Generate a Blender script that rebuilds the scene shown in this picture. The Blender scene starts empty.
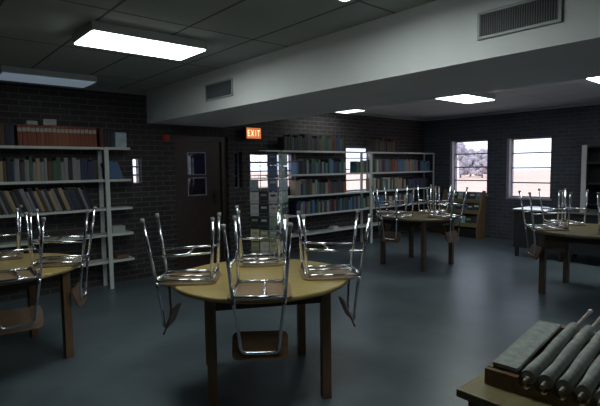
import bpy, bmesh, math, random
from mathutils import Vector, Matrix
PI = math.pi
S = bpy.context.scene
COL = S.collection
rnd = random.Random(7)

# ---------------------------------------------------------------- camera
cam = bpy.data.cameras.new('camera'); cam_ob = bpy.data.objects.new('camera', cam); COL.objects.link(cam_ob)
f_px, yaw, pitch, roll = 470.55, 0.71697, 0.07573, -0.01351
Fw = Vector((math.sin(yaw)*math.cos(pitch), math.cos(yaw)*math.cos(pitch), -math.sin(pitch)))
Rt = Vector((math.cos(yaw), -math.sin(yaw), 0)); Up = Rt.cross(Fw)
R2 = Rt*math.cos(roll) + Up*math.sin(roll); U2 = -Rt*math.sin(roll) + Up*math.cos(roll)
Mx = Matrix((R2, U2, -Fw)).transposed().to_4x4(); Mx.translation = (0, 0, 1.6)
cam_ob.matrix_world = Mx
cam.sensor_width = 36; cam.lens = f_px*36/600; cam.clip_start = .05; cam.clip_end = 400
S.camera = cam_ob

# ---------------------------------------------------------------- world, sun, daylight, exposure
S.view_settings.view_transform = 'Standard'; S.view_settings.look = 'None'
S.view_settings.exposure = 0.0; S.view_settings.gamma = 1.0; S.view_settings.use_curve_mapping = False
SKY = 2.5
LAMP = 12.5
w = bpy.data.worlds.new('overcast_sky'); S.world = w; w.use_nodes = True
nt = w.node_tree; nt.nodes.clear()
wo = nt.nodes.new('ShaderNodeOutputWorld'); bg = nt.nodes.new('ShaderNodeBackground')
bg.inputs[0].default_value = (.74, .81, 1.0, 1); bg.inputs[1].default_value = SKY
nt.links.new(bg.outputs[0], wo.inputs[0])
sl = bpy.data.lights.new('hazy_sun', 'SUN'); so = bpy.data.objects.new('hazy_sun', sl); COL.objects.link(so)
sl.energy = 1.6; sl.angle = R_ = math.radians(8); sl.color = (1, .93, .85)
so.rotation_euler = Vector((.8, 0, -1.0)).to_track_quat('-Z', 'Y').to_euler()
def portal(loc, rot, sx, sy):
    l = bpy.data.lights.new('window_daylight', 'AREA'); l.shape = 'RECTANGLE'; l.size = sx; l.size_y = sy
    l.cycles.is_portal = True
    o = bpy.data.objects.new('window_daylight', l); COL.objects.link(o); o.location = loc; o.rotation_euler = rot
for x0, x1 in ((4.7, 5.7), (6.4, 7.4), (8.1, 9.1)):  # sky portals for the added, unseen windows behind the viewer
    portal(((x0+x1)/2, -3.25, 1.53), (PI/2, 0, 0), 1.1, 1.3)
for y0, y1 in ((5.07, 5.92), (3.76, 4.59), (-.15, .70), (-1.75, -.90)):  # last two serve the added windows out of view
    portal((10.06, (y0+y1)/2, 1.53), (PI/2, 0, PI/2), y1-y0+.1, 1.3)
portal((5.2, 6.93, 1.54), (-PI/2, 0, 0), 1.1, .7); portal((7.53, 6.93, 1.55), (-PI/2, 0, 0), .9, 1.0)

# ---------------------------------------------------------------- materials
MATS = {}
def mat(name, col, rough=.6, metal=0, spec=.5, noise=0, nscale=8, bump=0, emit=None, estr=0):
    if name in MATS: return MATS[name]
    m = bpy.data.materials.new(name); m.use_nodes = True; n = m.node_tree.nodes; L = m.node_tree.links
    b = n['Principled BSDF']; b.inputs['Base Color'].default_value = (*col, 1); b.inputs['Roughness'].default_value = rough
    b.inputs['Metallic'].default_value = metal; b.inputs['Specular IOR Level'].default_value = spec
    if noise or bump:
        tc = n.new('ShaderNodeTexCoord'); nz = n.new('ShaderNodeTexNoise'); nz.inputs['Scale'].default_value = nscale
        nz.inputs['Detail'].default_value = 5; L.new(tc.outputs['Object'], nz.inputs['Vector'])
        if noise:
            mx = n.new('ShaderNodeMix'); mx.data_type = 'RGBA'
            mx.inputs[6].default_value = (*[c*(1-noise) for c in col], 1); mx.inputs[7].default_value = (*[min(1, c*(1+noise)) for c in col], 1)
            L.new(nz.outputs[0], mx.inputs[0]); L.new(mx.outputs[2], b.inputs['Base Color'])
        if bump:
            bp = n.new('ShaderNodeBump'); bp.inputs['Strength'].default_value = bump; bp.inputs['Distance'].default_value = .01
            L.new(nz.outputs[0], bp.inputs['Height']); L.new(bp.outputs[0], b.inputs['Normal'])
    if emit:
        b.inputs['Emission Color'].default_value = (*emit, 1); b.inputs['Emission Strength'].default_value = estr
    MATS[name] = m; return m
def wood(name, c1, c2, rough=.45, scale=(2, 14, 14)):
    m = bpy.data.materials.new(name); m.use_nodes = True; n = m.node_tree.nodes; L = m.node_tree.links
    b = n['Principled BSDF']; b.inputs['Roughness'].default_value = rough
    tc = n.new('ShaderNodeTexCoord'); mp = n.new('ShaderNodeMapping'); mp.inputs['Scale'].default_value = scale
    nz = n.new('ShaderNodeTexNoise'); nz.inputs['Scale'].default_value = 3; nz.inputs['Detail'].default_value = 6; nz.inputs['Distortion'].default_value = .6
    cr = n.new('ShaderNodeValToRGB'); cr.color_ramp.elements[0].position = .3; cr.color_ramp.elements[1].position = .7
    cr.color_ramp.elements[0].color = (*c1, 1); cr.color_ramp.elements[1].color = (*c2, 1)
    L.new(tc.outputs['Object'], mp.inputs[0]); L.new(mp.outputs[0], nz.inputs[0]); L.new(nz.outputs[0], cr.inputs[0]); L.new(cr.outputs[0], b.inputs['Base Color'])
    MATS[name] = m; return m
def brick(name, axis, cols=((.032, .027, .029, 1), (.060, .048, .049, 1), (.12, .12, .13, 1))):
    m = bpy.data.materials.new(name); m.use_nodes = True; n = m.node_tree.nodes; L = m.node_tree.links
    b = n['Principled BSDF']; b.inputs['Roughness'].default_value = .7
    tc = n.new('ShaderNodeTexCoord'); sp = n.new('ShaderNodeSeparateXYZ'); cb = n.new('ShaderNodeCombineXYZ')
    L.new(tc.outputs['Object'], sp.inputs[0]); L.new(sp.outputs[axis], cb.inputs[0]); L.new(sp.outputs[2], cb.inputs[1])
    br = n.new('ShaderNodeTexBrick'); br.inputs['Scale'].default_value = 1; br.inputs['Brick Width'].default_value = .23
    br.inputs['Row Height'].default_value = .075; br.inputs['Mortar Size'].default_value = .008; br.inputs['Mortar Smooth'].default_value = .3
    br.inputs['Color1'].default_value, br.inputs['Color2'].default_value, br.inputs['Mortar'].default_value = cols
    L.new(cb.outputs[0], br.inputs['Vector'])
    nz = n.new('ShaderNodeTexNoise'); nz.inputs['Scale'].default_value = 2.5; nz.inputs['Detail'].default_value = 4; L.new(tc.outputs['Object'], nz.inputs[0])
    mx = n.new('ShaderNodeMix'); mx.data_type = 'RGBA'; mx.blend_type = 'MULTIPLY'; mx.inputs[0].default_value = .6
    L.new(br.outputs['Color'], mx.inputs[6]); L.new(nz.outputs[0], mx.inputs[7]); L.new(mx.outputs[2], b.inputs['Base Color'])
    bp = n.new('ShaderNodeBump'); bp.inputs['Strength'].default_value = .5; bp.inputs['Distance'].default_value = .01; bp.invert = True
    L.new(br.outputs['Fac'], bp.inputs['Height']); L.new(bp.outputs[0], b.inputs['Normal'])
    MATS[name] = m; return m
def ceiling_mat(name, lo, hi, gap):
    m = bpy.data.materials.new(name); m.use_nodes = True; n = m.node_tree.nodes; L = m.node_tree.links
    b = n['Principled BSDF']; b.inputs['Roughness'].default_value = .9
    tc = n.new('ShaderNodeTexCoord'); sp = n.new('ShaderNodeSeparateXYZ'); L.new(tc.outputs['Object'], sp.inputs[0])
    def line(axis, period, off, wd):
        a = n.new('ShaderNodeMath'); a.operation = 'ADD'; a.inputs[1].default_value = -off + period*40; L.new(sp.outputs[axis], a.inputs[0])
        mo = n.new('ShaderNodeMath'); mo.operation = 'MODULO'; mo.inputs[1].default_value = period; L.new(a.outputs[0], mo.inputs[0])
        lt = n.new('ShaderNodeMath'); lt.operation = 'LESS_THAN'; lt.inputs[1].default_value = wd; L.new(mo.outputs[0], lt.inputs[0]); return lt
    a, c = line(0, .615, .01, .022), line(1, 1.23, .97, .022)
    mxm = n.new('ShaderNodeMath'); mxm.operation = 'MAXIMUM'; L.new(a.outputs[0], mxm.inputs[0]); L.new(c.outputs[0], mxm.inputs[1])
    nz = n.new('ShaderNodeTexNoise'); nz.inputs['Scale'].default_value = 1.2; nz.inputs['Detail'].default_value = 8; L.new(tc.outputs['Object'], nz.inputs[0])
    mx0 = n.new('ShaderNodeMix'); mx0.data_type = 'RGBA'; mx0.inputs[6].default_value = (*lo, 1); mx0.inputs[7].default_value = (*hi, 1); L.new(nz.outputs[0], mx0.inputs[0])
    mx = n.new('ShaderNodeMix'); mx.data_type = 'RGBA'; L.new(mxm.outputs[0], mx.inputs[0]); L.new(mx0.outputs[2], mx.inputs[6]); mx.inputs[7].default_value = (*gap, 1)
    L.new(mx.outputs[2], b.inputs['Base Color']); MATS[name] = m; return m
def floor_mat():
    m = bpy.data.materials.new('waxed_floor'); m.use_nodes = True; n = m.node_tree.nodes; L = m.node_tree.links
    b = n['Principled BSDF']; b.inputs['Specular IOR Level'].default_value = .5
    tc = n.new('ShaderNodeTexCoord'); nz = n.new('ShaderNodeTexNoise'); nz.inputs['Scale'].default_value = 1.8; nz.inputs['Detail'].default_value = 4; nz.inputs['Roughness'].default_value = .55
    L.new(tc.outputs['Object'], nz.inputs[0])
    cr = n.new('ShaderNodeValToRGB'); cr.color_ramp.elements[0].position = .35; cr.color_ramp.elements[1].position = .7
    cr.color_ramp.elements[0].color = (.078, .104, .122, 1); cr.color_ramp.elements[1].color = (.128, .164, .190, 1)
    L.new(nz.outputs[0], cr.inputs[0]); L.new(cr.outputs[0], b.inputs['Base Color'])
    mr = n.new('ShaderNodeMapRange'); mr.inputs[3].default_value = .29; mr.inputs[4].default_value = .40; L.new(nz.outputs[0], mr.inputs[0]); L.new(mr.outputs[0], b.inputs['Roughness'])
    n2 = n.new('ShaderNodeTexNoise'); n2.inputs['Scale'].default_value = 9; L.new(tc.outputs['Object'], n2.inputs[0])
    bp = n.new('ShaderNodeBump'); bp.inputs['Strength'].default_value = .15; bp.inputs['Distance'].default_value = .01; L.new(n2.outputs[0], bp.inputs['Height']); L.new(bp.outputs[0], b.inputs['Normal'])
    MATS['waxed_floor'] = m; return m
def glass(name, tint, gloss=.06):
    m = bpy.data.materials.new(name); m.use_nodes = True; n = m.node_tree.nodes; L = m.node_tree.links; n.clear()
    o = n.new('ShaderNodeOutputMaterial'); t = n.new('ShaderNodeBsdfTransparent'); g = n.new('ShaderNodeBsdfGlossy'); x = n.new('ShaderNodeMixShader')
    t.inputs[0].default_value = (*tint, 1); g.inputs['Roughness'].default_value = .05; x.inputs[0].default_value = gloss
    L.new(t.outputs[0], x.inputs[1]); L.new(g.outputs[0], x.inputs[2]); L.new(x.outputs[0], o.inputs[0]); MATS[name] = m; return m
brick('brick_back', 0); brick('brick_side', 1); brick('brick_daylit', 1, ((.060, .070, .100, 1), (.085, .097, .135, 1), (.13, .145, .185, 1))); ceiling_mat('ceiling_tile', (.29, .33, .325), (.40, .44, .435), (.10, .11, .11)); ceiling_mat('lit_ceiling_tile', (.66, .68, .72), (.74, .76, .80), (.48, .50, .53)); floor_mat()  # bluer brick and lighter ceiling copies hold the right side's daylight in their colour
glass('clear_glass', (.95, .95, .95)); glass('shaded_pane_glass', (.035, .035, .05)); glass('shaded_sidelight_glass', (.07, .07, .10))  # dark tints stand in for the dim vestibule behind door and sidelight
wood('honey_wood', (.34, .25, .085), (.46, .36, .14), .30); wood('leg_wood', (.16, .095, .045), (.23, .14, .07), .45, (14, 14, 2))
wood('dark_wood', (.028, .016, .011), (.05, .03, .02), .4, (14, 14, 2)); wood('plywood', (.24, .16, .09), (.33, .23, .13), .35)
wood('back_ply', (.11, .065, .035), (.17, .10, .055), .4); wood('rack_wood', (.13, .075, .035), (.20, .12, .06), .5); wood('pale_wood', (.22, .14, .07), (.29, .19, .10), .45, (14, 14, 2))
wood('olive_wood', (.20, .17, .08), (.27, .23, .12), .4)
mat('soffit_paint', (.72, .75, .77), .7, noise=.10, nscale=2, bump=.05); mat('trim_paint', (.36, .37, .40), .6)
mat('chrome', (.78, .80, .84), .16, 1); mat('glide_rubber', (.05, .045, .04), .7); mat('pale_glide', (.30, .30, .29), .5)
mat('shelf_paint', (.58, .62, .60), .45, noise=.06); mat('post_paint', (.55, .56, .60), .45)
mat('lens_off', (.52, .60, .68), .35); mat('housing', (.50, .55, .57), .5)
mat('lens_on', (.9, .9, .88), .4, emit=(.93, 1, .95), estr=LAMP)
mat('lens_soft', (.9, .9, .88), .4, emit=(.93, 1, .95), estr=LAMP*.3)
mat('lens_right', (.9, .9, .88), .4, emit=(.93, 1, .95), estr=LAMP*1.0)
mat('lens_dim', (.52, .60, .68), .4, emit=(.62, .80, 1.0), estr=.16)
mat('grille', (.13, .15, .17), .5); mat('grille_frame', (.36, .40, .41), .5); mat('black_void', (.01, .01, .012), .8)
mat('window_steel', (.13, .12, .14), .5); mat('window_frame_paint', (.33, .32, .37), .5); mat('plaster', (.30, .30, .34), .8)
mat('exit_face', (.7, .2, .05), .5, emit=(1, .27, .08), estr=.6); mat('exit_letters', (1, .8, .5), .5, emit=(1, .72, .38), estr=1.3); mat('exit_case', (.06, .055, .05), .5)
mat('alarm_red', (.45, .03, .02), .4); mat('black_metal', (.012, .012, .014), .4); mat('wire', (.30, .33, .33), .4, .8)
mat('desk_body', (.018, .020, .024), .45); mat('desk_top', (.13, .13, .14), .10, spec=1.0)
mat('pages', (.50, .48, .42), .8); mat('newsprint', (.33, .36, .35), .85, noise=.55, nscale=38); mat('stick', (.50, .44, .33), .4); mat('stick_tip', (.80, .80, .78), .3)
mat('paper', (.42, .45, .43), .8); mat('label_band', (.42, .40, .37), .7)
mat('dry_ground', (.60, .44, .35), .95, noise=.15, nscale=.3); mat('leafage', (.37, .35, .40), .9, noise=.25, nscale=1.5); mat('bark', (.25, .22, .22), .9); mat('pale_siding', (.85, .8, .78), .8); mat('pale_roof', (.55, .50, .52), .8)  # leaf colour paled and greyed to hold the outdoor haze
BOOKC = {'black': (.018, .018, .022), 'charcoal': (.045, .045, .05), 'grey': (.22, .225, .23), 'navy': (.022, .032, .085), 'blue': (.07, .15, .29), 'teal': (.06, .17, .18),
         'dark green': (.045, .095, .06), 'maroon': (.10, .022, .02), 'brick red': (.24, .060, .032), 'brown': (.10, .055, .03), 'tan': (.36, .27, .17), 'cream': (.55, .50, .40), 'ochre': (.30, .19, .05), 'rust': (.28, .10, .045)}
for k, c in BOOKC.items(): mat('cloth_'+k, c, .6)
COVERS = {'pale grey': (0.756, 0.8, 0.774), 'olive': (0.378, 0.416, 0.227), 'white': (0.8, 0.8, 0.8), 'slate blue': (0.14, 0.196, 0.336), 'dusty green': (0.322, 0.454, 0.378), 'dark': (0.042, 0.049, 0.056), 'buff': (0.718, 0.624, 0.416), 'blue grey': (0.416, 0.511, 0.587)}
for k, c in COVERS.items(): mat('cover_'+k, c, .5, noise=.55, nscale=16)

# ---------------------------------------------------------------- mesh helpers
class MB:
    def __init__(s): s.bm = bmesh.new()
    def box(s, x0, x1, y0, y1, z0, z1, bevel=0, mi=0):
        v = [s.bm.verts.new(p) for p in ((x0,y0,z0),(x1,y0,z0),(x1,y1,z0),(x0,y1,z0),(x0,y0,z1),(x1,y0,z1),(x1,y1,z1),(x0,y1,z1))]
        fs = [s.bm.faces.new([v[i] for i in q]) for q in ((3,2,1,0),(4,5,6,7),(0,1,5,4),(1,2,6,5),(2,3,7,6),(3,0,4,7))]
        for f in fs: f.material_index = mi
        if bevel:
            es = list({e for f in fs for e in f.edges}); bmesh.ops.bevel(s.bm, geom=es, offset=bevel, segments=2, affect='EDGES', profile=.6)
        return s
    def prism(s, pts, axis, a, b, bevel=0):
        # polygon pts in the two other axes, extruded along axis from a to b
        def P(u, v, t): return {'x': (t, u, v), 'y': (u, t, v), 'z': (u, v, t)}[axis]
        lo = [s.bm.verts.new(P(u, v, a)) for u, v in pts]; hi = [s.bm.verts.new(P(u, v, b)) for u, v in pts]
        n = len(pts); fs = [s.bm.faces.new(lo), s.bm.faces.new(hi)]
        for i in range(n): fs.append(s.bm.faces.new((lo[i], lo[(i+1)%n], hi[(i+1)%n], hi[i])))
        if bevel:
            es = list({e for f in fs[:2] for e in f.edges}); bmesh.ops.bevel(s.bm, geom=es, offset=bevel, segments=2, affect='EDGES')
        return s
    def tube(s, pts, r, seg=8, closed=False):
        pts = [Vector(p) for p in pts]; n = len(pts); rings = []; up = None
        for i, p in enumerate(pts):
            if closed: t = (pts[(i+1)%n]-pts[i-1]).normalized()
            else: t = (pts[min(i+1, n-1)]-pts[max(i-1, 0)]).normalized()
            if up is None: up = t.orthogonal().normalized()
            up = (up - t*up.dot(t)).normalized(); sd = t.cross(up)
            rr = r[i] if isinstance(r, (list, tuple)) else r
            rings.append([s.bm.verts.new(p + (up*math.cos(2*PI*k/seg) + sd*math.sin(2*PI*k/seg))*rr) for k in range(seg)])
        for i in range(n if closed else n-1):
            A, B = rings[i], rings[(i+1)%n]
            for k in range(seg):
                f = s.bm.faces.new((A[k], A[(k+1)%seg], B[(k+1)%seg], B[k])); f.smooth = True
        if not closed: s.bm.faces.new(rings[0][::-1]); s.bm.faces.new(rings[-1])
        return s
    def lathe(s, prof, cx=0, cy=0, seg=24):
        rings = [[s.bm.verts.new((cx+r*math.cos(2*PI*k/seg), cy+r*math.sin(2*PI*k/seg), z)) for k in range(seg)] for r, z in prof]
        for A, B in zip(rings, rings[1:]):
            for k in range(seg):
                f = s.bm.faces.new((A[k], A[(k+1)%seg], B[(k+1)%seg], B[k])); f.smooth = True
        s.bm.faces.new(rings[0][::-1]); s.bm.faces.new(rings[-1]); return s
    def xf(s, M): bmesh.ops.transform(s.bm, matrix=M, verts=s.bm.verts); return s
    def build(s, name, mats, parent=None, loc=None, rot=None):
        bmesh.ops.recalc_face_normals(s.bm, faces=s.bm.faces)
        me = bpy.data.meshes.new(name); s.bm.to_mesh(me); s.bm.free()
        for m in ([mats] if isinstance(mats, str) else mats): me.materials.append(MATS[m])
        o = bpy.data.objects.new(name, me); COL.objects.link(o)
        if parent is not None: o.parent = parent
        if loc is not None: o.location = loc
        if rot is not None: o.rotation_euler = rot
        return o
def fillet(pts, rad, n=5):
    pts = [Vector(p) for p in pts]; out = [pts[0]]
    for a, b, c in zip(pts, pts[1:], pts[2:]):
        u, v = (a-b), (c-b); d = min(rad, u.length*.49, v.length*.49); p, q = b+u.normalized()*d, b+v.normalized()*d
        for i in range(n+1):
            t = i/n; out.append(p*(1-t)**2 + b*2*t*(1-t) + q*t*t)
    out.append(pts[-1]); return out
def rrect(w, d, r, n=5):
    pts = []
    for cx, cy, a0 in ((w/2-r, d/2-r, 0), (-w/2+r, d/2-r, 90), (-w/2+r, -d/2+r, 180), (w/2-r, -d/2+r, 270)):
        for i in range(n+1):
            a = math.radians(a0+90*i/n); pts.append((cx+r*math.cos(a), cy+r*math.sin(a)))
    return pts
def tag(o, label, cat, group=None, kind=None):
    o['label'] = label; o['category'] = cat
    if group: o['group'] = group
    if kind: o['kind'] = kind
    return o
def thing(name, label, cat, loc=(0,0,0), rot=(0,0,0), group=None):
    o = bpy.data.objects.new(name, None); o.empty_display_size = .1; COL.objects.link(o); o.location = loc; o.rotation_euler = rot
    return tag(o, label, cat, group)
def struct(o, label):
    o['kind'] = 'structure'; o['label'] = label; o['category'] = o.name.split('_')[0]; return o
KIDS = {}
def copy_tree(o, parent=None):
    c = o.copy(); COL.objects.link(c)
    if parent is not None: c.parent = parent
    for ch in list(o.children): copy_tree(ch, c)
    return c
def ordinal(n):
    if 10 <= n % 100 <= 20: return f'{n}th'
    return f"{n}{ {1:'st',2:'nd',3:'rd'}.get(n%10,'th') }"

# ---------------------------------------------------------------- room
CZ, BY, AX, SZ, SX0, SX1 = 2.723, 6.676, 9.849, 2.267, 2.886, 4.171
LX, FY, TH = -3.0, -3.0, .22
struct(MB().box(LX-TH, AX+TH, FY-TH, BY+TH, -.1, 0).build('floor', 'waxed_floor'), 'grey green waxed concrete floor of the reading room')
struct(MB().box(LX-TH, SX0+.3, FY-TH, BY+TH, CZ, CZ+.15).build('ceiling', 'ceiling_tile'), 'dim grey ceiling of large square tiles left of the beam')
struct(MB().box(SX0+.3, AX+TH, FY-TH, BY+TH, CZ, CZ+.15).build('ceiling_right', 'lit_ceiling_tile'), 'ceiling right of the beam, its tiles coloured lighter for brighter light')  # same tiles, coloured lighter for the brighter light on this side
def wall(name, axis, c0, c1, u0, u1, holes, m, label):
    mb = MB(); us = sorted({u0, u1, *[h[0] for h in holes], *[h[1] for h in holes]})
    for a, b in zip(us, us[1:]):
        hs = sorted([(h[2], h[3]) for h in holes if h[0] <= a+1e-6 and h[1] >= b-1e-6]); z = 0
        for z0, z1 in hs + [(CZ, CZ)]:
            if z0 > z+1e-6:
                if axis == 'y': mb.box(a, b, c0, c1, z, z0)
                else: mb.box(c0, c1, a, b, z, z0)
            z = max(z, z1)
    bmesh.ops.remove_doubles(mb.bm, verts=mb.bm.verts, dist=1e-5)
    return struct(mb.build(name, m), label)
WIN_R = [(5.07, 5.92, .95, 2.15), (3.76, 4.59, .91, 2.14), (-.15, .70, .91, 2.14), (-1.75, -.90, .91, 2.14)]  # last two openings are added out of view to let in daylight
WIN_B = [(4.69, 5.73, 1.22, 1.86), (7.09, 7.97, 1.08, 2.01), (2.65, 2.78, 1.40, 1.76), (4.37, 4.53, 1.26, 1.87)]
DOOR = (3.30, 4.26, 0, 2.12)
wall('wall_back', 'y', BY, BY+TH, LX-TH, AX+TH, WIN_B+[DOOR], 'brick_back', 'dark brown brick wall behind the bookcases')
wall('wall_right', 'x', AX, AX+TH, FY-TH, BY, WIN_R, 'brick_daylit', 'dark brick wall with two tall windows, tinted blue for the daylight')  # brick colour lifted towards blue for the daylight and glare here
wall('wall_left', 'x', LX-TH, LX, FY-TH, BY, [], 'brick_side', 'dark brick wall left of the room')
ADDED_WIN_F = [(4.7, 5.7, .91, 2.14), (6.4, 7.4, .91, 2.14), (8.1, 9.1, .91, 2.14)]  # unseen openings added to fill the room with daylight
wall('wall_front', 'y', FY-TH, FY, LX, AX, ADDED_WIN_F, 'brick_back', 'dark brick wall opposite the bookcases')
struct(MB().box(SX0, SX1, FY, BY, SZ, CZ, ).build('trim_1', 'soffit_paint'), 'broad off-white boxed-in beam dropped below the ceiling')
struct(MB().box(LX, SX0, BY-.03, BY, CZ-.055, CZ).build('trim_2', 'trim_paint'), 'grey strip along top of the back wall left of the beam')
struct(MB().box(SX1, AX, BY-.03, BY, CZ-.055, CZ).build('trim_3', 'trim_paint'), 'grey strip along top of the back wall right of the beam')
struct(MB().box(AX-.03, AX, FY, BY-.03, CZ-.055, CZ).build('trim_4', 'trim_paint'), 'grey strip along top of the window wall')
# soldier course above the door
mb = MB()
for i in range(12): mb.box(3.30+i*.08+.004, 3.30+(i+1)*.08-.004, BY-.008, BY, 2.125, 2.26, .003)
mat('soldier_brick', (.045, .033, .030), .7, noise=.4, nscale=6)
struct(mb.build('trim_5', 'soldier_brick'), 'row of upright bricks above the door')

def window(n, axis, c, h, rows, label, cols=1, glassm='clear_glass', fr=.028):
    u0, u1, z0, z1 = h; e = .002; f0, f1 = c+.10, c+.15
    def bx(mb, a, b, p, q, z, zz):
        return mb.box(a, b, p, q, z, zz) if axis == 'y' else mb.box(p, q, a, b, z, zz)
    mb = MB()
    bx(mb, u0+e, u0+fr, f0, f1, z0+e, z1-e); bx(mb, u1-fr, u1-e, f0, f1, z0+e, z1-e)
    bx(mb, u0+fr, u1-fr, f0, f1, z0+e, z0+fr); bx(mb, u0+fr, u1-fr, f0, f1, z1-fr, z1-e)
    root = mb.build(f'window_{n}', 'window_frame_paint'); struct(root, label)
    for i in range(1, rows):
        z = z0 + (z1-z0)*i/rows; mb = MB(); bx(mb, u0+fr, u1-fr, f0+.005, f1-.005, z-.012, z+.012); mb.build('glazing_bar', 'window_steel', root)
    for i in range(1, cols):
        u = u0 + (u1-u0)*i/cols; mb = MB(); bx(mb, u-.012, u+.012, f0+.006, f1-.006, z0+fr, z1-fr); mb.build('mullion', 'window_steel', root)
    mb = MB(); bx(mb, u0+fr, u1-fr, f0+.022, f0+.026, z0+fr, z1-fr); mb.build('glass_pane', glassm, root)
    if axis == 'x':
        mb = MB(); bx(mb, u0-.04, u1+.04, c-.035, c+.098, z0-.035, z0+e/2); mb.build('window_sill', 'window_frame_paint', root)
        mb = MB(); bx(mb, u1-.012, u1+.045, c-.012, c+.098, z0+.004, z1+.0); mb.build('window_casing', 'window_frame_paint', root)
    return root
window(1, 'x', AX, WIN_R[0], 4, 'tall four-pane window above the magazine rack, trees outside')
window(2, 'x', AX, WIN_R[1], 4, 'tall four-pane window above the desk, glaring white')
window(7, 'x', AX, WIN_R[2], 4, 'added four-pane window out of view past the right edge, for daylight')  # this window and the next are added, unseen, as daylight fill
window(8, 'x', AX, WIN_R[3], 4, 'farther added four-pane window out of view past the right edge, for daylight')
for i_ in range(3): window(9+i_, 'y', FY-TH-.05, ADDED_WIN_F[i_], 4, ['first','second','third'][i_]+' added window from the left behind the viewer, unseen, for daylight')  # all three are added, unseen, to brighten the right side
window(3, 'y', BY, WIN_B[0], 4, 'small window behind the wire paperback rack')
window(4, 'y', BY, WIN_B[1], 4, 'window behind the middle bookcases, partly hidden by books')
window(5, 'y', BY, WIN_B[2], 3, 'narrow slit window right of the left bookcase', fr=.012)
window(6, 'y', BY, WIN_B[3], 3, 'dim narrow sidelight between the door and the wire rack', glassm='shaded_sidelight_glass', fr=.018)
# door
x0, x1, z0, z1 = DOOR
d = MB().box(x0+.002, x0+.07, BY+.05, BY+.15, 0.001, z1-.002).box(x1-.10, x1-.002, BY+.05, BY+.15, .001, z1-.002).box(x0+.07, x1-.10, BY+.05, BY+.15, z1-.08, z1-.002).build('door_1', 'dark_wood')
struct(d, 'dark brown door with two small dim panes')
gx0, gx1 = 3.55, 3.88
mb = MB(); a, b = x0+.072, x1-.102; p, q = BY+.085, BY+.125
mb.box(a, gx0, p, q, .008, z1-.082).box(gx1, b, p, q, .008, z1-.082).box(gx0, gx1, p, q, .008, 1.17).box(gx0, gx1, p, q, 1.46, 1.50).box(gx0, gx1, p, q, 1.86, z1-.082)
leaf = mb.build('door_leaf', 'dark_wood', d)
mb = MB()
for za, zb in ((1.17, 1.46), (1.50, 1.86)):
    for bb in ((gx0, gx0+.014, za, zb), (gx1-.014, gx1, za, zb), (gx0+.014, gx1-.014, za, za+.014), (gx0+.014, gx1-.014, zb-.014, zb)): mb.box(bb[0], bb[1], p-.006, p-.0005, bb[2], bb[3])
mb.build('pane_bead', 'trim_paint', leaf)
MB().box(gx0, gx1, p+.015, p+.019, 1.17, 1.46).build('glass_pane', 'shaded_pane_glass', leaf)
MB().box(gx0, gx1, p+.015, p+.019, 1.50, 1.86).build('glass_pane', 'shaded_pane_glass', leaf)
mb = MB().box(4.02, 4.12, p-.015, p-.0005, 1.02, 1.24, .004)
mb.tube(fillet([(4.07, p-.015, 1.17), (4.07, p-.07, 1.17), (3.95, p-.07, 1.17)], .02), .012)
mb.build('door_handle', 'black_metal', leaf)

# fire alarm
o = thing('fire_alarm', 'small red fire alarm on the brick beside the top of the door', 'alarm', (3.16, BY, 2.06))
MB().box(-.05, .05, -.04, 0, -.05, .05, .006).build('housing', 'alarm_red', o); MB().lathe([(.0, .0), (.032, .0), (.036, .008), (.03, .014), (.0, .016)][1:4], 0, 0, 16).xf(Matrix.Translation((0, -.04, 0)) @ Matrix.Rotation(PI/2, 4, 'X')).build('gong', 'alarm_red', o)
# exit sign
o = thing('exit_sign', 'small glowing orange exit sign high on the brick wall right of the door', 'sign', (4.66, 6.50, 2.08))
MB().box(-.16, .16, .004, .10, 0, .20, .006).build('housing', 'exit_case', o)
MB().box(-.13, .13, .10, .172, .04, .16).build('bracket', 'exit_case', o)
MB().box(-.145, .145, -.004, .003, .012, .188).build('sign_face', 'exit_face', o)
mb = MB(); lw, lh, st, zb = .045, .10, .013, .05
def Lb(x, segs):
    for (u0, v0, u1, v1) in segs:
        a, b = Vector((x+u0*lw, zb+v0*lh)), Vector((x+u1*lw, zb+v1*lh)); dd = (b-a).normalized(); nn = Vector((-dd.y, dd.x))*st/2
        mb.prism([(a-nn)[:], (b-nn)[:], (b+nn)[:], (a+nn)[:]], 'y', -.008, -.0045)
Lb(-.120, [(0,0,0,1), (0,.94,1,.94), (0,.5,.8,.5), (0,.06,1,.06)]); Lb(-.055, [(0,0,1,1), (0,1,1,0)]); Lb(.010, [(.5,0,.5,1)]); Lb(.070, [(.5,0,.5,1), (0,.94,1,.94)])
mb.build('lettering', 'exit_letters', o)

# ---------------------------------------------------------------- ceiling lights
def light(x0, y1, on, label, lens=None):
    o = thing('ceiling_light', label, 'light', (x0, y1-.5, CZ), group='ceiling light boxes')
    W, D, H = .98, .5, .075
    MB().box(0, W, 0, D, -H+.006, 0, .003).build('housing', 'housing', o)
    MB().box(.012, W-.012, .012, D-.012, -H-.004, -H+.0055, .002).build('lens', lens or ('lens_on' if on else 'lens_dim'), o)
light(1.22, 4.25, True, 'large lit ceiling light left of the beam, long box hanging below the tiles')
light(.97, 6.40, False, 'barely glowing bluish ceiling light against the wall above the left bookcase')
light(1.28, 2.13, True, 'lit ceiling light at top edge of picture beside the beam')
light(6.52, 4.24, True, 'lit ceiling light right of the beam, whole diamond visible, before the window wall', 'lens_right')
light(6.60, 2.14, True, 'lit ceiling light cut off at right edge of picture', 'lens_right')
light(5.88, 6.45, True, 'lit ceiling light half hidden behind the beam above middle bookcase', 'lens_soft')

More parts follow.
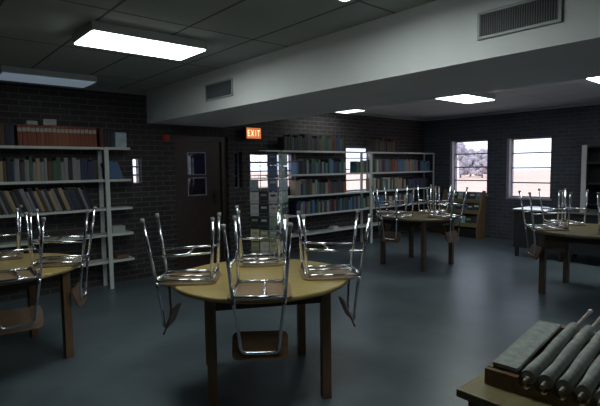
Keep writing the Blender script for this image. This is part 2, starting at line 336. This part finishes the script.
# ---------------------------------------------------------------- beam vents
def vent(ya, yb, za, zb, label):
    o = thing('air_vent', label, 'vent', (SX0, ya, za), group='grilles in the beam'); Wd, H, f = yb-ya, zb-za, .018
    MB().box(-.004, -.0005, f, Wd-f, f, H-f).build('back_plate', 'black_void', o)
    MB().box(-.016, -.0005, 0, f, 0, H, .002).box(-.016, -.0005, Wd-f, Wd, 0, H, .002).box(-.016, -.0005, f, Wd-f, 0, f, .002).box(-.016, -.0005, f, Wd-f, H-f, H, .002).build('frame', 'grille_frame', o)
    mb = MB(); n = int((Wd-2*f)/.014)
    for i in range(n):
        y = f + (i+.5)*(Wd-2*f)/n; mb.box(-.013, -.0045, y-.0028, y+.0028, f, H-f)
    mb.build('louvre', 'grille', o)
vent(4.39, 4.97, 2.39, 2.58, 'smaller-looking dark air grille at the far end of the beam')
vent(1.06, 1.56, 2.39, 2.56, 'large dark slatted air grille at the near end of the beam')

# ---------------------------------------------------------------- bookcases
SY, SD = 6.376, .28
BZ = [.38, .74, 1.09, 1.475, 1.90]
def bookcase(posts, bx0, bx1, label, hw=.027, name='bookcase', zs=BZ):
    o = thing(name, label, 'bookcase', (bx0, SY, 0), group='steel bookcases along the back wall')
    top = zs[-1] + .0
    for px in posts:
        for ya in (-.012, SD-.03):
            MB().box(px-bx0-hw, px-bx0+hw, ya, ya+.03, 0.001, top, .003).build('post', 'shelf_paint', o)
    for z in zs:
        mb = MB().box(0, bx1-bx0, .019, SD-.031, z-.012, z).box(0, bx1-bx0, .0185, .024, z-.032, z-.0125); mb.build('shelf_board', 'shelf_paint', o)
        for px in posts: MB().box(px-bx0-hw, px-bx0+hw, .025, SD-.032, z-.03, z-.0125).build('bracket', 'shelf_paint', o)
    return o
bookcase((-.16, 2.18), -.50, 2.51, 'pale steel bookcase at far left, reaching out of the picture')
bookcase((5.16, 7.505), 4.83, 7.519, 'pale steel bookcase in the middle behind the wire rack', .0135)
bookcase((7.535, 9.80), 7.521, 9.835, 'pale steel bookcase in the corner by the windows', .0135)

# books -------------------------------------------------------------------
BOOKS = []   # (x, z, w, h, d, colour, tilt, case, rowname, band, yoff)
DARKP = ['black', 'charcoal', 'navy', 'maroon', 'dark green', 'brown', 'charcoal', 'black']
BLUEP = ['navy', 'blue', 'charcoal', 'black', 'teal', 'navy', 'grey', 'dark green']
MIXP = ['rust', 'grey', 'teal', 'blue', 'ochre', 'tan', 'brick red', 'cream', 'dark green', 'charcoal', 'maroon', 'blue', 'teal']
GREYP = ['grey', 'charcoal', 'grey', 'navy', 'brown', 'black', 'dark green', 'tan']
def row(x0, x1, z, pal, hr, wr, case, rowname, tilt=0, band=False, d=(.17, .20)):
    x = x0
    while True:
        wd = rnd.uniform(*wr); h = rnd.uniform(*hr); c = rnd.choice(pal); st = wd/math.cos(tilt) + .0015
        if x + st > x1: break
        BOOKS.append((x, z+.001, wd, h, rnd.uniform(*d), c, tilt, case, rowname, band, rnd.uniform(0, .012))); x += st
L, M_, C_ = 'left bookcase', 'middle bookcase', 'corner bookcase'
row(.72, 1.17, BZ[4], ['black', 'brown', 'navy', 'black'], (.24, .27), (.045, .06), L, 'top')
row(1.175, 2.10, BZ[4], ['brick red', 'rust', 'brick red'], (.245, .255), (.043, .05), L, 'top', band=True)
row(2.12, 2.28, BZ[4], ['maroon', 'black', 'brown'], (.22, .26), (.04, .05), L, 'top')
row(.72, 2.12, BZ[3], GREYP, (.22, .30), (.032, .055), L, 'second')
row(2.24, 2.44, BZ[3], ['navy', 'blue', 'blue'], (.22, .26), (.03, .04), L, 'second', tilt=-.32)
row(.60, 2.02, BZ[2], ['grey', 'charcoal', 'brown', 'tan', 'navy', 'black', 'charcoal'], (.26, .31), (.03, .05), L, 'third', tilt=-.34)
row(5.24, 6.80, BZ[4], DARKP, (.22, .30), (.045, .07), M_, 'top')
row(5.52, 6.84, BZ[3], BLUEP, (.20, .28), (.04, .065), M_, 'second')
row(7.13, 7.47, BZ[3], ['grey', 'dark green', 'teal', 'tan'], (.21, .26), (.045, .06), M_, 'second')
row(5.50, 6.80, BZ[2], GREYP+['cream', 'teal', 'brick red', 'rust'], (.20, .29), (.04, .065), M_, 'third')
row(5.50, 7.44, BZ[1], BLUEP+['brick red', 'grey', 'blue', 'brown'], (.20, .27), (.04, .07), M_, 'fourth')
row(7.60, 8.50, BZ[4], DARKP, (.22, .28), (.045, .07), C_, 'top')
row(7.59, 9.25, BZ[3], MIXP, (.24, .28), (.045, .07), C_, 'second')
row(9.27, 9.72, BZ[3], ['navy', 'blue', 'teal'], (.20, .26), (.045, .07), C_, 'second')
row(7.59, 8.75, BZ[2], ['grey', 'teal', 'maroon', 'cream', 'dark green', 'tan', 'charcoal'], (.20, .27), (.045, .07), C_, 'third')
row(8.80, 9.70, BZ[2], ['black', 'charcoal', 'navy'], (.20, .24), (.045, .07), C_, 'third')
row(7.62, 9.00, BZ[1], ['grey', 'blue', 'teal', 'cream', 'dark green', 'brown'], (.20, .25), (.045, .07), C_, 'fourth')
def add_book(mb, wd, h, d, c=.0025):
    mb.box(c, wd-c, c+.001, d-.004, .003, h-.004, mi=1)
    mb.box(0, c-.0002, .003, d, 0, h); mb.box(wd-c+.0002, wd, .003, d, 0, h)
    mb.prism([(0, .003), (wd*.15, .0005), (wd*.5, -.001), (wd*.85, .0005), (wd, .003), (wd*.5, .0031)], 'z', 0, h)
def area(b):
    dep = b[0]*Fw.x + SY*Fw.y; return b[2]*b[3]/dep**2
keep = set(sorted(range(len(BOOKS)), key=lambda i: -area(BOOKS[i]))[:300])
cnt = {}; rest = MB(); restcols = []
for i, b in enumerate(BOOKS):
    x, z, wd, h, d_, c, tilt, case, rn, band, yo = b; k = (case, rn); cnt[k] = cnt.get(k, 0) + 1
    loc = (x, SY+.026+yo, z)
    if i in keep:
        mb = MB(); add_book(mb, wd, h, min(d_, .20)); o = mb.build('book', ['cloth_'+c, 'pages'], None, loc, (0, tilt, 0))
        if band:
            MB().box(.003, wd-.003, -.0025, -.0012, h*.68, h*.86).build('label_band', 'label_band', o)
            tag(o, f'{c} white-labelled volume, {ordinal(cnt[k])} book from left on top board of {case}', 'book', 'red volumes with white labels')
        else:
            lean = 'leaning ' if tilt else ''
            tag(o, f'{lean}{c} book, {ordinal(cnt[k])} from the left on the {rn} board of the {case}', 'book', f'books on the {rn} board of the {case}')
    else:
        mb = MB(); add_book(mb, wd, h, d_); mb.xf(Matrix.Translation(loc) @ Matrix.Rotation(tilt, 4, 'Y'))
        if c not in restcols: restcols.append(c)
        mi = restcols.index(c)
        for f in mb.bm.faces: f.material_index = 40 if f.material_index == 1 else mi
        me = bpy.data.meshes.new('tmp'); mb.bm.to_mesh(me); mb.bm.free(); rest.bm.from_mesh(me); bpy.data.meshes.remove(me)
if restcols:
    for f in rest.bm.faces:
        if f.material_index == 40: f.material_index = len(restcols)
    o = rest.build('book_rows', ['cloth_'+c for c in restcols]+['pages'])
    tag(o, 'farthest and thinnest books filling out the rows of the back bookcases', 'books', None, 'stuff')
# loose things on the boards
tag(MB().box(0, .12, 0, .16, 0, .045, .004).build('paper_stack', 'paper', None, (1.28, 6.42, BZ[4]+.257)), 'low pale stack of papers lying on the red volumes, left of the taller box', 'paper stack')
tag(MB().box(0, .15, 0, .17, 0, .075, .004).build('carton', 'paper', None, (1.46, 6.42, BZ[4]+.257)), 'small pale carton lying on top of the red volumes', 'carton')
tag(MB().box(0, .15, 0, .18, 0, .20, .004).build('file_box', 'cover_blue grey', None, (2.32, 6.41, BZ[4]+.001)), 'grey green file box at right end of left bookcase, top board', 'box')
tag(MB().box(0, .17, 0, .16, 0, .09, .004).build('carton', 'paper', None, (2.24, 6.42, BZ[1]+.001)), 'small pale carton at right end of left bookcase, fourth board', 'carton')
tag(MB().box(0, .16, 0, .15, 0, .05, .004).build('carton', 'rack_wood', None, (2.28, 6.42, BZ[0]+.001)), 'low brown box at right end of left bookcase, lowest board', 'box')
tag(MB().box(0, .22, 0, .16, 0, .05, .004).build('paper_stack', 'paper', None, (5.60, 6.42, BZ[0]+.001)), 'pale stack of papers at left on lowest board of middle bookcase', 'paper stack')
tag(MB().box(0, .20, 0, .16, 0, .03, .004).box(.02, .15, .02, .14, .0305, .06, .004).build('paper_stack', 'cover_white', None, (6.45, 6.42, BZ[0]+.001)), 'pale stack of papers halfway along lowest board of middle bookcase', 'paper stack')

# ---------------------------------------------------------------- wire paperback rack
RA = math.radians(-56.7)
rk = thing('paperback_rack', 'revolving wire rack of paperbacks and magazines before the middle bookcase', 'rack', (4.42, 5.80, 0), (0, 0, RA))
MB().lathe([(.27, .002), (.27, .02), (.06, .05), (.03, .07)]).build('base', 'wire', rk)
MB().tube([(0, 0, .07), (0, 0, 1.84)], .018, 10).build('pole', 'wire', rk)
MB().box(-.225, .225, -.225, .225, 1.80, 1.835, .004).build('top_panel', 'black_metal', rk)
HS = .225; ROWZ = [.30, .49, .68, .87, 1.06, 1.25, 1.44, 1.63]
mb = MB()
for sx in (-1, 1):
    for sy in (-1, 1): mb.tube([(sx*HS*.96, sy*HS*.96, .24), (sx*HS*.96, sy*HS*.96, 1.80)], .006, 6)
for z in ROWZ: mb.tube([(-HS, -HS, z), (HS, -HS, z), (HS, HS, z), (-HS, HS, z)], .004, 6, True)
for z in ROWZ: mb.tube([(-HS, 0, z-.004), (HS, 0, z-.004)], .003, 6); mb.tube([(0, -HS, z-.004), (0, HS, z-.004)], .003, 6)
mb.build('wire_frame', 'wire', rk)
for z in ROWZ:
    mb = MB()
    for side in range(4):
        M4 = Matrix.Rotation(side*PI/2, 4, 'Z')
        pts = [M4 @ Vector(p) for p in ((-HS, -HS-.0, z+.05), (-HS, -HS-.035, z+.045), (HS, -HS-.035, z+.045), (HS, -HS, z+.05))]; mb.tube(pts, .003, 6)
        for q in (-.07, .07): mb.tube([M4 @ Vector(p) for p in ((q, -HS-.036, z+.045), (q, -HS-.033, z), (q, -HS, z))], .0025, 6)
    mb.build('wire_pocket', 'wire', rk)
RM = Matrix.Translation((4.42, 5.80, 0)) @ Matrix.Rotation(RA, 4, 'Z'); ck = list(COVERS)
LOWP = ['white', 'pale grey', 'buff', 'pale grey', 'olive', 'white', 'dusty green', 'dark', 'blue grey']; HIP = ['slate blue', 'dusty green', 'blue grey', 'slate blue']
for r_, z in enumerate(ROWZ):
    for side, sn in ((0, 'wide'), (1, 'right')):
        for c in range(3):
            if side == 0 and r_ >= 6 and c < 2: continue
            if side == 0 and r_ == 5 and c == 1: continue
            col = rnd.choice(HIP if r_ >= 5 else LOWP); W_, H_ = rnd.uniform(.128, .142), rnd.uniform(.168, .180)
            M4 = RM @ Matrix.Rotation(side*PI/2, 4, 'Z') @ Matrix.Translation((-.15+.15*c, -HS-.017, z+.006)) 
            mb = MB().box(-W_/2, W_/2, 0, .009, 0, H_, .0015); mb.box(-W_*.32, W_*.32, -.0006, -.0001, H_*.62, H_*.80, mi=1)
            o = mb.build('paperback', ['cover_'+col, 'cover_'+rnd.choice(ck)]); o.matrix_world = M4
            pos = ['left', 'middle', 'right'][c]
            tag(o, f'{col} paperback in {pos} pocket of {ordinal(8-r_)} row down, {sn} face of wire rack', 'paperback', 'paperbacks in the wire rack')

# ---------------------------------------------------------------- magazine rack under the window
MY0, MY1 = 5.08, 6.05
mr = thing('magazine_rack', 'low wooden magazine rack with slanted tiers under the left of the two windows', 'rack', (9.47, MY0, 0))
prof = [(.02, .001), (.372, .001), (.372, 1.02), (.27, 1.04), (.03, .40), (0, .2)]
for ya in (0, MY1-MY0-.03):
    MB().prism(prof, 'y', ya, ya+.03).build('side_panel', 'pale_wood', mr)
W_ = MY1-MY0-.062
MB().box(.345, .37, .031, .031+W_, .02, 1.0).build('back_panel', 'rack_wood', mr)
MB().box(.10, .34, .031, .031+W_, .005, .20).build('plinth', 'black_void', mr)
tiers = [(.06, .28), (.15, .56), (.21, .80)]
for x, z in tiers:
    MB().box(x, .343, .031, .031+W_, z-.02, z).build('tier_shelf', 'olive_wood', mr)
    MB().box(x-.02, x-.001, .031, .031+W_, z-.035, z+.05, .003).build('tier_lip', 'olive_wood', mr)
for ti, (x, z) in enumerate(tiers[:]):
    y = .05; k = 0
    while y < W_-.13:
        k += 1; ww, hh = rnd.uniform(.11, .15), rnd.uniform(.17, .21); col = rnd.choice(['slate blue', 'dark', 'blue grey', 'dark', 'dusty green', 'slate blue', 'dark'])
        mb = MB().box(0, .008, 0, ww, 0, hh, .0015).box(-.0006, -.0001, ww*.15, ww*.85, hh*.6, hh*.8, mi=1)
        o = mb.build('picture_book', ['cover_'+col, 'cover_'+rnd.choice(ck)]); o.matrix_world = Matrix.Translation((9.47+x+.012, MY0+y, z+.002)) @ Matrix.Rotation(.22, 4, 'Y')
        tag(o, f"{col} picture book, {ordinal(k)} from the right on {['lowest','middle','top'][ti]} tier of wooden magazine rack", 'picture book', 'picture books in the magazine rack')
        y += ww + .012

# ---------------------------------------------------------------- tables
TZ, TR = .80, .645
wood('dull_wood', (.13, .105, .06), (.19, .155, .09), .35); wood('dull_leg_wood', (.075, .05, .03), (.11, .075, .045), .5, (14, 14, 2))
def round_table(cx, cy, ang, label, tw='honey_wood', lw='leg_wood'):
    o = thing('round_table', label, 'table', (cx, cy, 0), (0, 0, ang), 'round wooden reading tables')
    MB().lathe([(TR-.006, TZ-.032), (TR, TZ-.026), (TR, TZ-.006), (TR-.006, TZ)], seg=64).build('tabletop', tw, o)
    a = .387
    for sx in (-1, 1):
        for sy in (-1, 1): MB().box(sx*a-.032, sx*a+.032, sy*a-.032, sy*a+.032, .001, TZ-.033, .004).build('leg', lw, o)
    for sx in (-1, 1):
        MB().box(sx*a-.012, sx*a+.012, -a+.0325, a-.0325, TZ-.125, TZ-.033).build('apron', 'dark_wood', o)
        MB().box(-a+.0325, a-.0325, sx*a-.012, sx*a+.012, TZ-.125, TZ-.033).build('apron', 'dark_wood', o)
    return o
T1 = (2.055, 2.81); T2 = (6.41, 4.47); T3 = (6.40, 1.97); T4 = (.64, 4.62)
round_table(*T1, math.radians(-71.6+43), 'round wooden table in the foreground centre, four chairs upturned on it')
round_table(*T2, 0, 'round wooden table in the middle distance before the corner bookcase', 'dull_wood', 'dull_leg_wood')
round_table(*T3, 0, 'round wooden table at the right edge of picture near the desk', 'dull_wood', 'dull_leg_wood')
round_table(*T4, math.radians(8), 'round wooden table cut off by the left edge of picture')

# ---------------------------------------------------------------- chairs (built upright, seat top at SH)
SH, RAD = .465, .0112
def make_chair():
    o = thing('school_chair', '', 'chair')
    # seat: shaped plywood with rolled front edge
    bm = bmesh.new(); pts = rrect(.385, .385, .06); n = len(pts)
    mb = MB(); mb.prism(pts, 'z', SH-.013, SH, .003); mb.build('seat', 'plywood', o)
    def back_pt(s, z):
        t = [(0, .188, -.286), (.45, .152, -.216), (.60, .132, -.196), (.70, .118, -.188), (.785, .112, -.186)]
        for (a, xa, ya), (b, xb, yb) in zip(t, t[1:]):
            if z <= b: q = (z-a)/(b-a); return Vector((s*(xa+(xb-xa)*q), ya+(yb-ya)*q, z))
    for s in (-1, 1):
        lg = MB().tube(fillet([back_pt(s, .014), back_pt(s, .45)], .03), RAD, 10).build('leg', 'chrome', o)
        p = back_pt(s, 0); MB().lathe([(.012, .0), (.0152, .002), (.0152, .022), (.0133, .026)], p.x, p.y, 10).build('foot_glide', 'pale_glide', lg)
        f0, f1 = Vector((s*.165, .185, .014)), Vector((s*.152, .165, SH-.028))
        lg = MB().tube([f0, f1], RAD, 10).build('leg', 'chrome', o)
        MB().lathe([(.012, .0), (.0152, .002), (.0152, .022), (.0133, .026)], f0.x, f0.y, 10).build('foot_glide', 'pale_glide', lg)
        a, b = back_pt(s, SH-.027), f1
        MB().tube([a, (b.x, b.y+.012, b.z)], .011, 10).build('seat_rail', 'chrome', o)
        a = back_pt(s, .27); b = f0.lerp(f1, .55); MB().tube([a, b], .009, 8).build('side_stretcher', 'chrome', o)
    a, b = back_pt(-1, SH-.027), back_pt(1, SH-.027); MB().tube([a, b], .011, 10).build('rear_rail', 'chrome', o)
    MB().tube([(-.152, .165, SH-.028), (.152, .165, SH-.028)], .011, 10).build('front_rail', 'chrome', o)
    MB().tube([(-.160, .0, .2605), (.160, .0, .2605)], .009, 8).build('cross_stretcher', 'chrome', o)
    MB().tube([(-.03, -.19, SH-.03), (-.03, .16, SH-.03)], .008, 8).build('seat_brace', 'chrome', o)
    up = [back_pt(-1, z) for z in (.45, .53, .60, .66, .70)] + [back_pt(-1, .785), back_pt(1, .785)] + [back_pt(1, z) for z in (.70, .66, .60, .53, .45)]
    MB().tube(fillet(up, .05, 6), RAD, 10).build('back_frame', 'chrome', o)
    mb = MB(); mb.prism(rrect(.335, .165, .035), 'z', -.006, .006, .002)
    bmesh.ops.subdivide_edges(mb.bm, edges=[e for e in mb.bm.edges if abs((e.verts[0].co-e.verts[1].co).x) > .1], cuts=8)
    for v in mb.bm.verts: v.co.z += .45*v.co.x**2 * -1
    mb.xf(Matrix.Translation((0, -.162, .747)) @ Matrix.Rotation(math.radians(90+22), 4, 'X'))
    mb.build('backrest', 'back_ply', o)
    return o
proto = make_chair(); used = [False]
def chair(T, ang_px, label, r=.50, dx=0, dy=0, spin=0, k=1.0):
    # ang_px: direction the backrest hangs, measured from 'towards the camera' turning to the camera's left
    o = proto if not used[0] else copy_tree(proto); used[0] = True
    t = math.radians(ang_px); dv = -Vector((math.sin(yaw), math.cos(yaw)))*math.cos(t) - Vector((math.cos(yaw), -math.sin(yaw)))*math.sin(t)
    az = math.atan2(-dv.x, dv.y) + math.radians(spin)
    o.location = (T[0]+dv.x*r+dx, T[1]+dv.y*r+dy, TZ+SH*k+.001); o.scale = (k, k, k); o.rotation_euler = (PI, 0, az)
    tag(o, label, 'chair', 'chairs upturned on the round tables')
chair(T1, -4, 'upturned chrome chair facing us on the foreground table, backrest hanging in front', .48, spin=-1.5, k=1.03)
chair(T1, 88, 'upturned chrome chair on the left of the foreground table', .52, dx=-.035, dy=-.08)
chair(T1, -96, 'upturned chrome chair on the right of the foreground table', .48, dx=-.03, dy=-.05)
chair(T1, 174, 'upturned chrome chair on the far side of the foreground table', .475)
chair(T2, 50, 'upturned chair at front left of the middle-distance table', .50)
chair(T2, -42, 'upturned chair at front right of the middle-distance table', .475)
chair(T2, 135, 'upturned chair at far left of the middle-distance table', .475)
chair(T2, -135, 'upturned chair at far right of the middle-distance table', .475)
chair(T3, 98, 'upturned chair on left side of the right-edge table, in front of the desk', .48)
chair(T3, -10, 'upturned chair on near side of the right-edge table, cut by picture edge', .475)
chair(T3, 175, 'upturned chair on far side of the right-edge table, under the pale post', .475)
chair(T4, -105, 'upturned chair on right side of the left-edge table', .47)
chair(T4, -37, 'upturned chair at near side of left-edge table, silver backrest loop hanging', .54, dx=.05, dy=-.04)
chair(T4, 150, 'upturned chair at far side of the left-edge table', .475)

# ---------------------------------------------------------------- desk
dk = thing('desk', 'dark desk with shiny top beneath the right window', 'desk', (8.15, 2.20, 0))
MB().box(0, .80, 0, 1.54,   .80, .83, .004).build('desk_top', 'desk_top', dk)
MB().box(.03, .77, .03, 1.51,   .16, .799, .004).build('desk_body', 'desk_body', dk)
for sx in (.07, .73):
    for sy in (.07, .75, 1.46): MB().box(sx-.025, sx+.025, sy-.025, sy+.025, .001, .159, .003).build('leg', 'desk_body', dk)
# ---------------------------------------------------------------- tall case at the right wall
tc_ = thing('tall_bookcase', 'tall dark case with a pale front post at right edge by the window wall', 'bookcase', (9.50, 1.30, 0))
MB().box(0, .03, 1.72, 1.80, .001, 1.93, .004).build('post', 'post_paint', tc_)
MB().box(.031, .33, 1.77, 1.80, .001, 1.93).build('side_panel', 'desk_body', tc_)
MB().box(.031, .33, 0, .03, .001, 1.93).build('side_panel', 'desk_body', tc_)
MB().box(.31, .33, .031, 1.769, .001, 1.93).build('back_panel', 'desk_body', tc_)
for z in (.1, .48, .86, 1.24, 1.62, 1.91): MB().box(.031, .309, .031, 1.769, z-.02, z).build('shelf_board', 'desk_body', tc_)

# ---------------------------------------------------------------- newspaper table and rack
nt_ = thing('reading_table', 'corner of a light wooden table at bottom right under the newspaper rack', 'table', (1.49, -.45, 0))
MB().box(0, 1.0, 0, 1.32, .77, .80, .004).build('tabletop', 'olive_wood', nt_)
for sx in (.06, .94):
    for sy in (.06, 1.26): MB().box(sx-.03, sx+.03, sy-.03, sy+.03, .001, .769, .003).build('leg', 'leg_wood', nt_)
MB().box(.06, .075, .091, 1.229, .69, .769).build('apron', 'dark_wood', nt_); MB().box(.925, .94, .091, 1.229, .69, .769).build('apron', 'dark_wood', nt_)
MB().box(.091, .909, 1.245, 1.26, .69, .769).build('apron', 'dark_wood', nt_)
NX, NY, NZ = 1.60, .18, .801
NW = .64
NM = Matrix.Translation((NX, NY+NW, NZ)) @ Matrix.Rotation(math.radians(4), 4, 'Z') @ Matrix.Translation((0, -NW, 0))
nr = thing('newspaper_rack', 'brown wooden rack with scalloped rails holding rolled newspapers', 'rack', NM.translation, (0, 0, math.radians(4)))
slots = [NW-.142-.056*i for i in range(9)]
def rail(x, z):
    pts = [(0, 0), (NW, 0), (NW, z)]
    for s_ in slots:
        for k in range(9):
            a = PI*k/8; pts.append((s_+.0275*math.cos(a), z-.033*math.sin(a)))
    pts.append((0, z)); MB().prism(pts, 'x', x, x+.022).build('scalloped_rail', 'rack_wood', nr)
rail(0, .058); rail(.54, .095)
MB().box(.0225, .5395, .001, NW-.001, 0, .012).build('tray', 'rack_wood', nr)
MB().prism([(.0225, .0125), (.5395, .0125), (.5395, .096), (.0225, .060)], 'y', NW-.018, NW-.001).build('side_board', 'olive_wood', nr)
def newspaper(i, s_):
    z0, z1 = .058-.006, .095-.006; x0, x1 = -.02, .58; y = s_
    o = thing('newspaper', f"rolled newspaper on a stick, {['first','second','third','fourth','fifth','sixth','seventh','eighth','ninth'][i]} from the left in the scalloped rack", 'newspaper', NM @ Vector((x0, y, z0)), (0, 0, math.radians(4)), group='rolled newspapers in the rack')
    sl = (z1-z0)/.54; L_ = x1-x0; ln = L_ + (.22 if i in (0, 1) else .12)
    MB().tube([(.012, 0, .012*sl), (ln, 0, ln*sl)], .008, 8).build('stick', 'stick', o)
    MB().tube([(ln+.0005, 0, ln*sl), (ln+.03, 0, (ln+.03)*sl)], .010, 8).build('stick_tip', 'stick_tip', o)
    # rolled, sagging sheet wrapped on the stick: a lumpy spiral section
    mb = MB(); N = 9; rings = []
    for q in range(N):
        t = q/(N-1); xx = .046 + t*(L_-.061); rr = .0225 + .0012*math.sin(q*1.7+i) ; ring = []
        for k in range(12):
            a = 2*PI*k/12; dx_ = .0015*math.sin(3*a+q+i); ring.append(mb.bm.verts.new((xx, math.cos(a)*(rr+dx_), xx*sl + .006 + math.sin(a)*(rr+dx_)*1.05)))
        rings.append(ring)
    for A, B in zip(rings, rings[1:]):
        for k in range(12): f = mb.bm.faces.new((A[k], A[(k+1)%12], B[(k+1)%12], B[k])); f.smooth = True
    mb.bm.faces.new(rings[0]); mb.bm.faces.new(rings[-1])
    mb.build('paper_roll', 'newsprint', o)
for i, s_ in enumerate(slots): newspaper(i, s_)
o = MB().prism([(.03, .062), (.52, .098), (.52, .110), (.03, .074)], 'y', 0, .09, .002).build('folded_newspaper', 'newsprint', None, NM @ Vector((0, NW-.105, .003)), (0, 0, math.radians(4)))
tag(o, 'flat folded newspaper lying along the left side of the scalloped rack', 'newspaper')

# ---------------------------------------------------------------- outside
o = MB().box(-60, 160, -80, 160, -.5, -.25).build('ground', 'dry_ground'); o['kind'] = 'structure'; o['label'] = 'pale dry ground outside the windows'; o['category'] = 'ground'
def tree(x, y, h, r, label):
    o = thing('tree', label, 'tree', (x, y, -.25), group='hazy trees beyond the left window')
    MB().tube([(0, 0, 0), (.1, 0, h*.5)], [r*.10, r*.06], 8).build('trunk', 'bark', o)
    bm = MB()
    for k in range(90):
        a = rnd.uniform(0, 2*PI); q = rnd.uniform(0, r*.82)*(1-.55*(k/89)**2); M4 = Matrix.Translation((q*math.cos(a), q*math.sin(a), h*(.14+.76*k/89)))
        rr = r*rnd.uniform(.18, .32); bmesh.ops.create_icosphere(bm.bm, subdivisions=2, radius=rr, matrix=M4)
    for v in bm.bm.verts: v.co += Vector((rnd.uniform(-1, 1), rnd.uniform(-1, 1), rnd.uniform(-1, 1)))*r*.06
    bm.build('crown', 'leafage', o)
for x, y, h, r, lb in ((62, 35.9, 5.4, 1.35, 'tallest rounded hazy tree at left of the left window view'), (63.5, 33.4, 4.3, 1.3, 'lower hazy tree in the middle of the left window view'), (65, 31.0, 3.9, 1.3, 'low hazy tree at right of the left window view'), (70, 38.8, 4.6, 1.5, 'low hazy tree behind the gap between the two nearer trees'), (75, 38.4, 4.5, 1.4, 'low hazy tree farther back at right of the left window view'), (66, 40.6, 4.1, 1.4, 'low hazy tree at far left of the left window view')):
    tree(x, y, h, r, lb)
o = thing('house', 'small pale building outside the left window', 'building', (45, 28.2, -.25))
MB().box(-2, 2, -.8, .8, 0, 2.2).build('wall', 'pale_siding', o); MB().prism([(-.9, 2.201), (.9, 2.201), (0, 2.7)], 'x', -2.1, 2.1).build('roof', 'pale_roof', o)
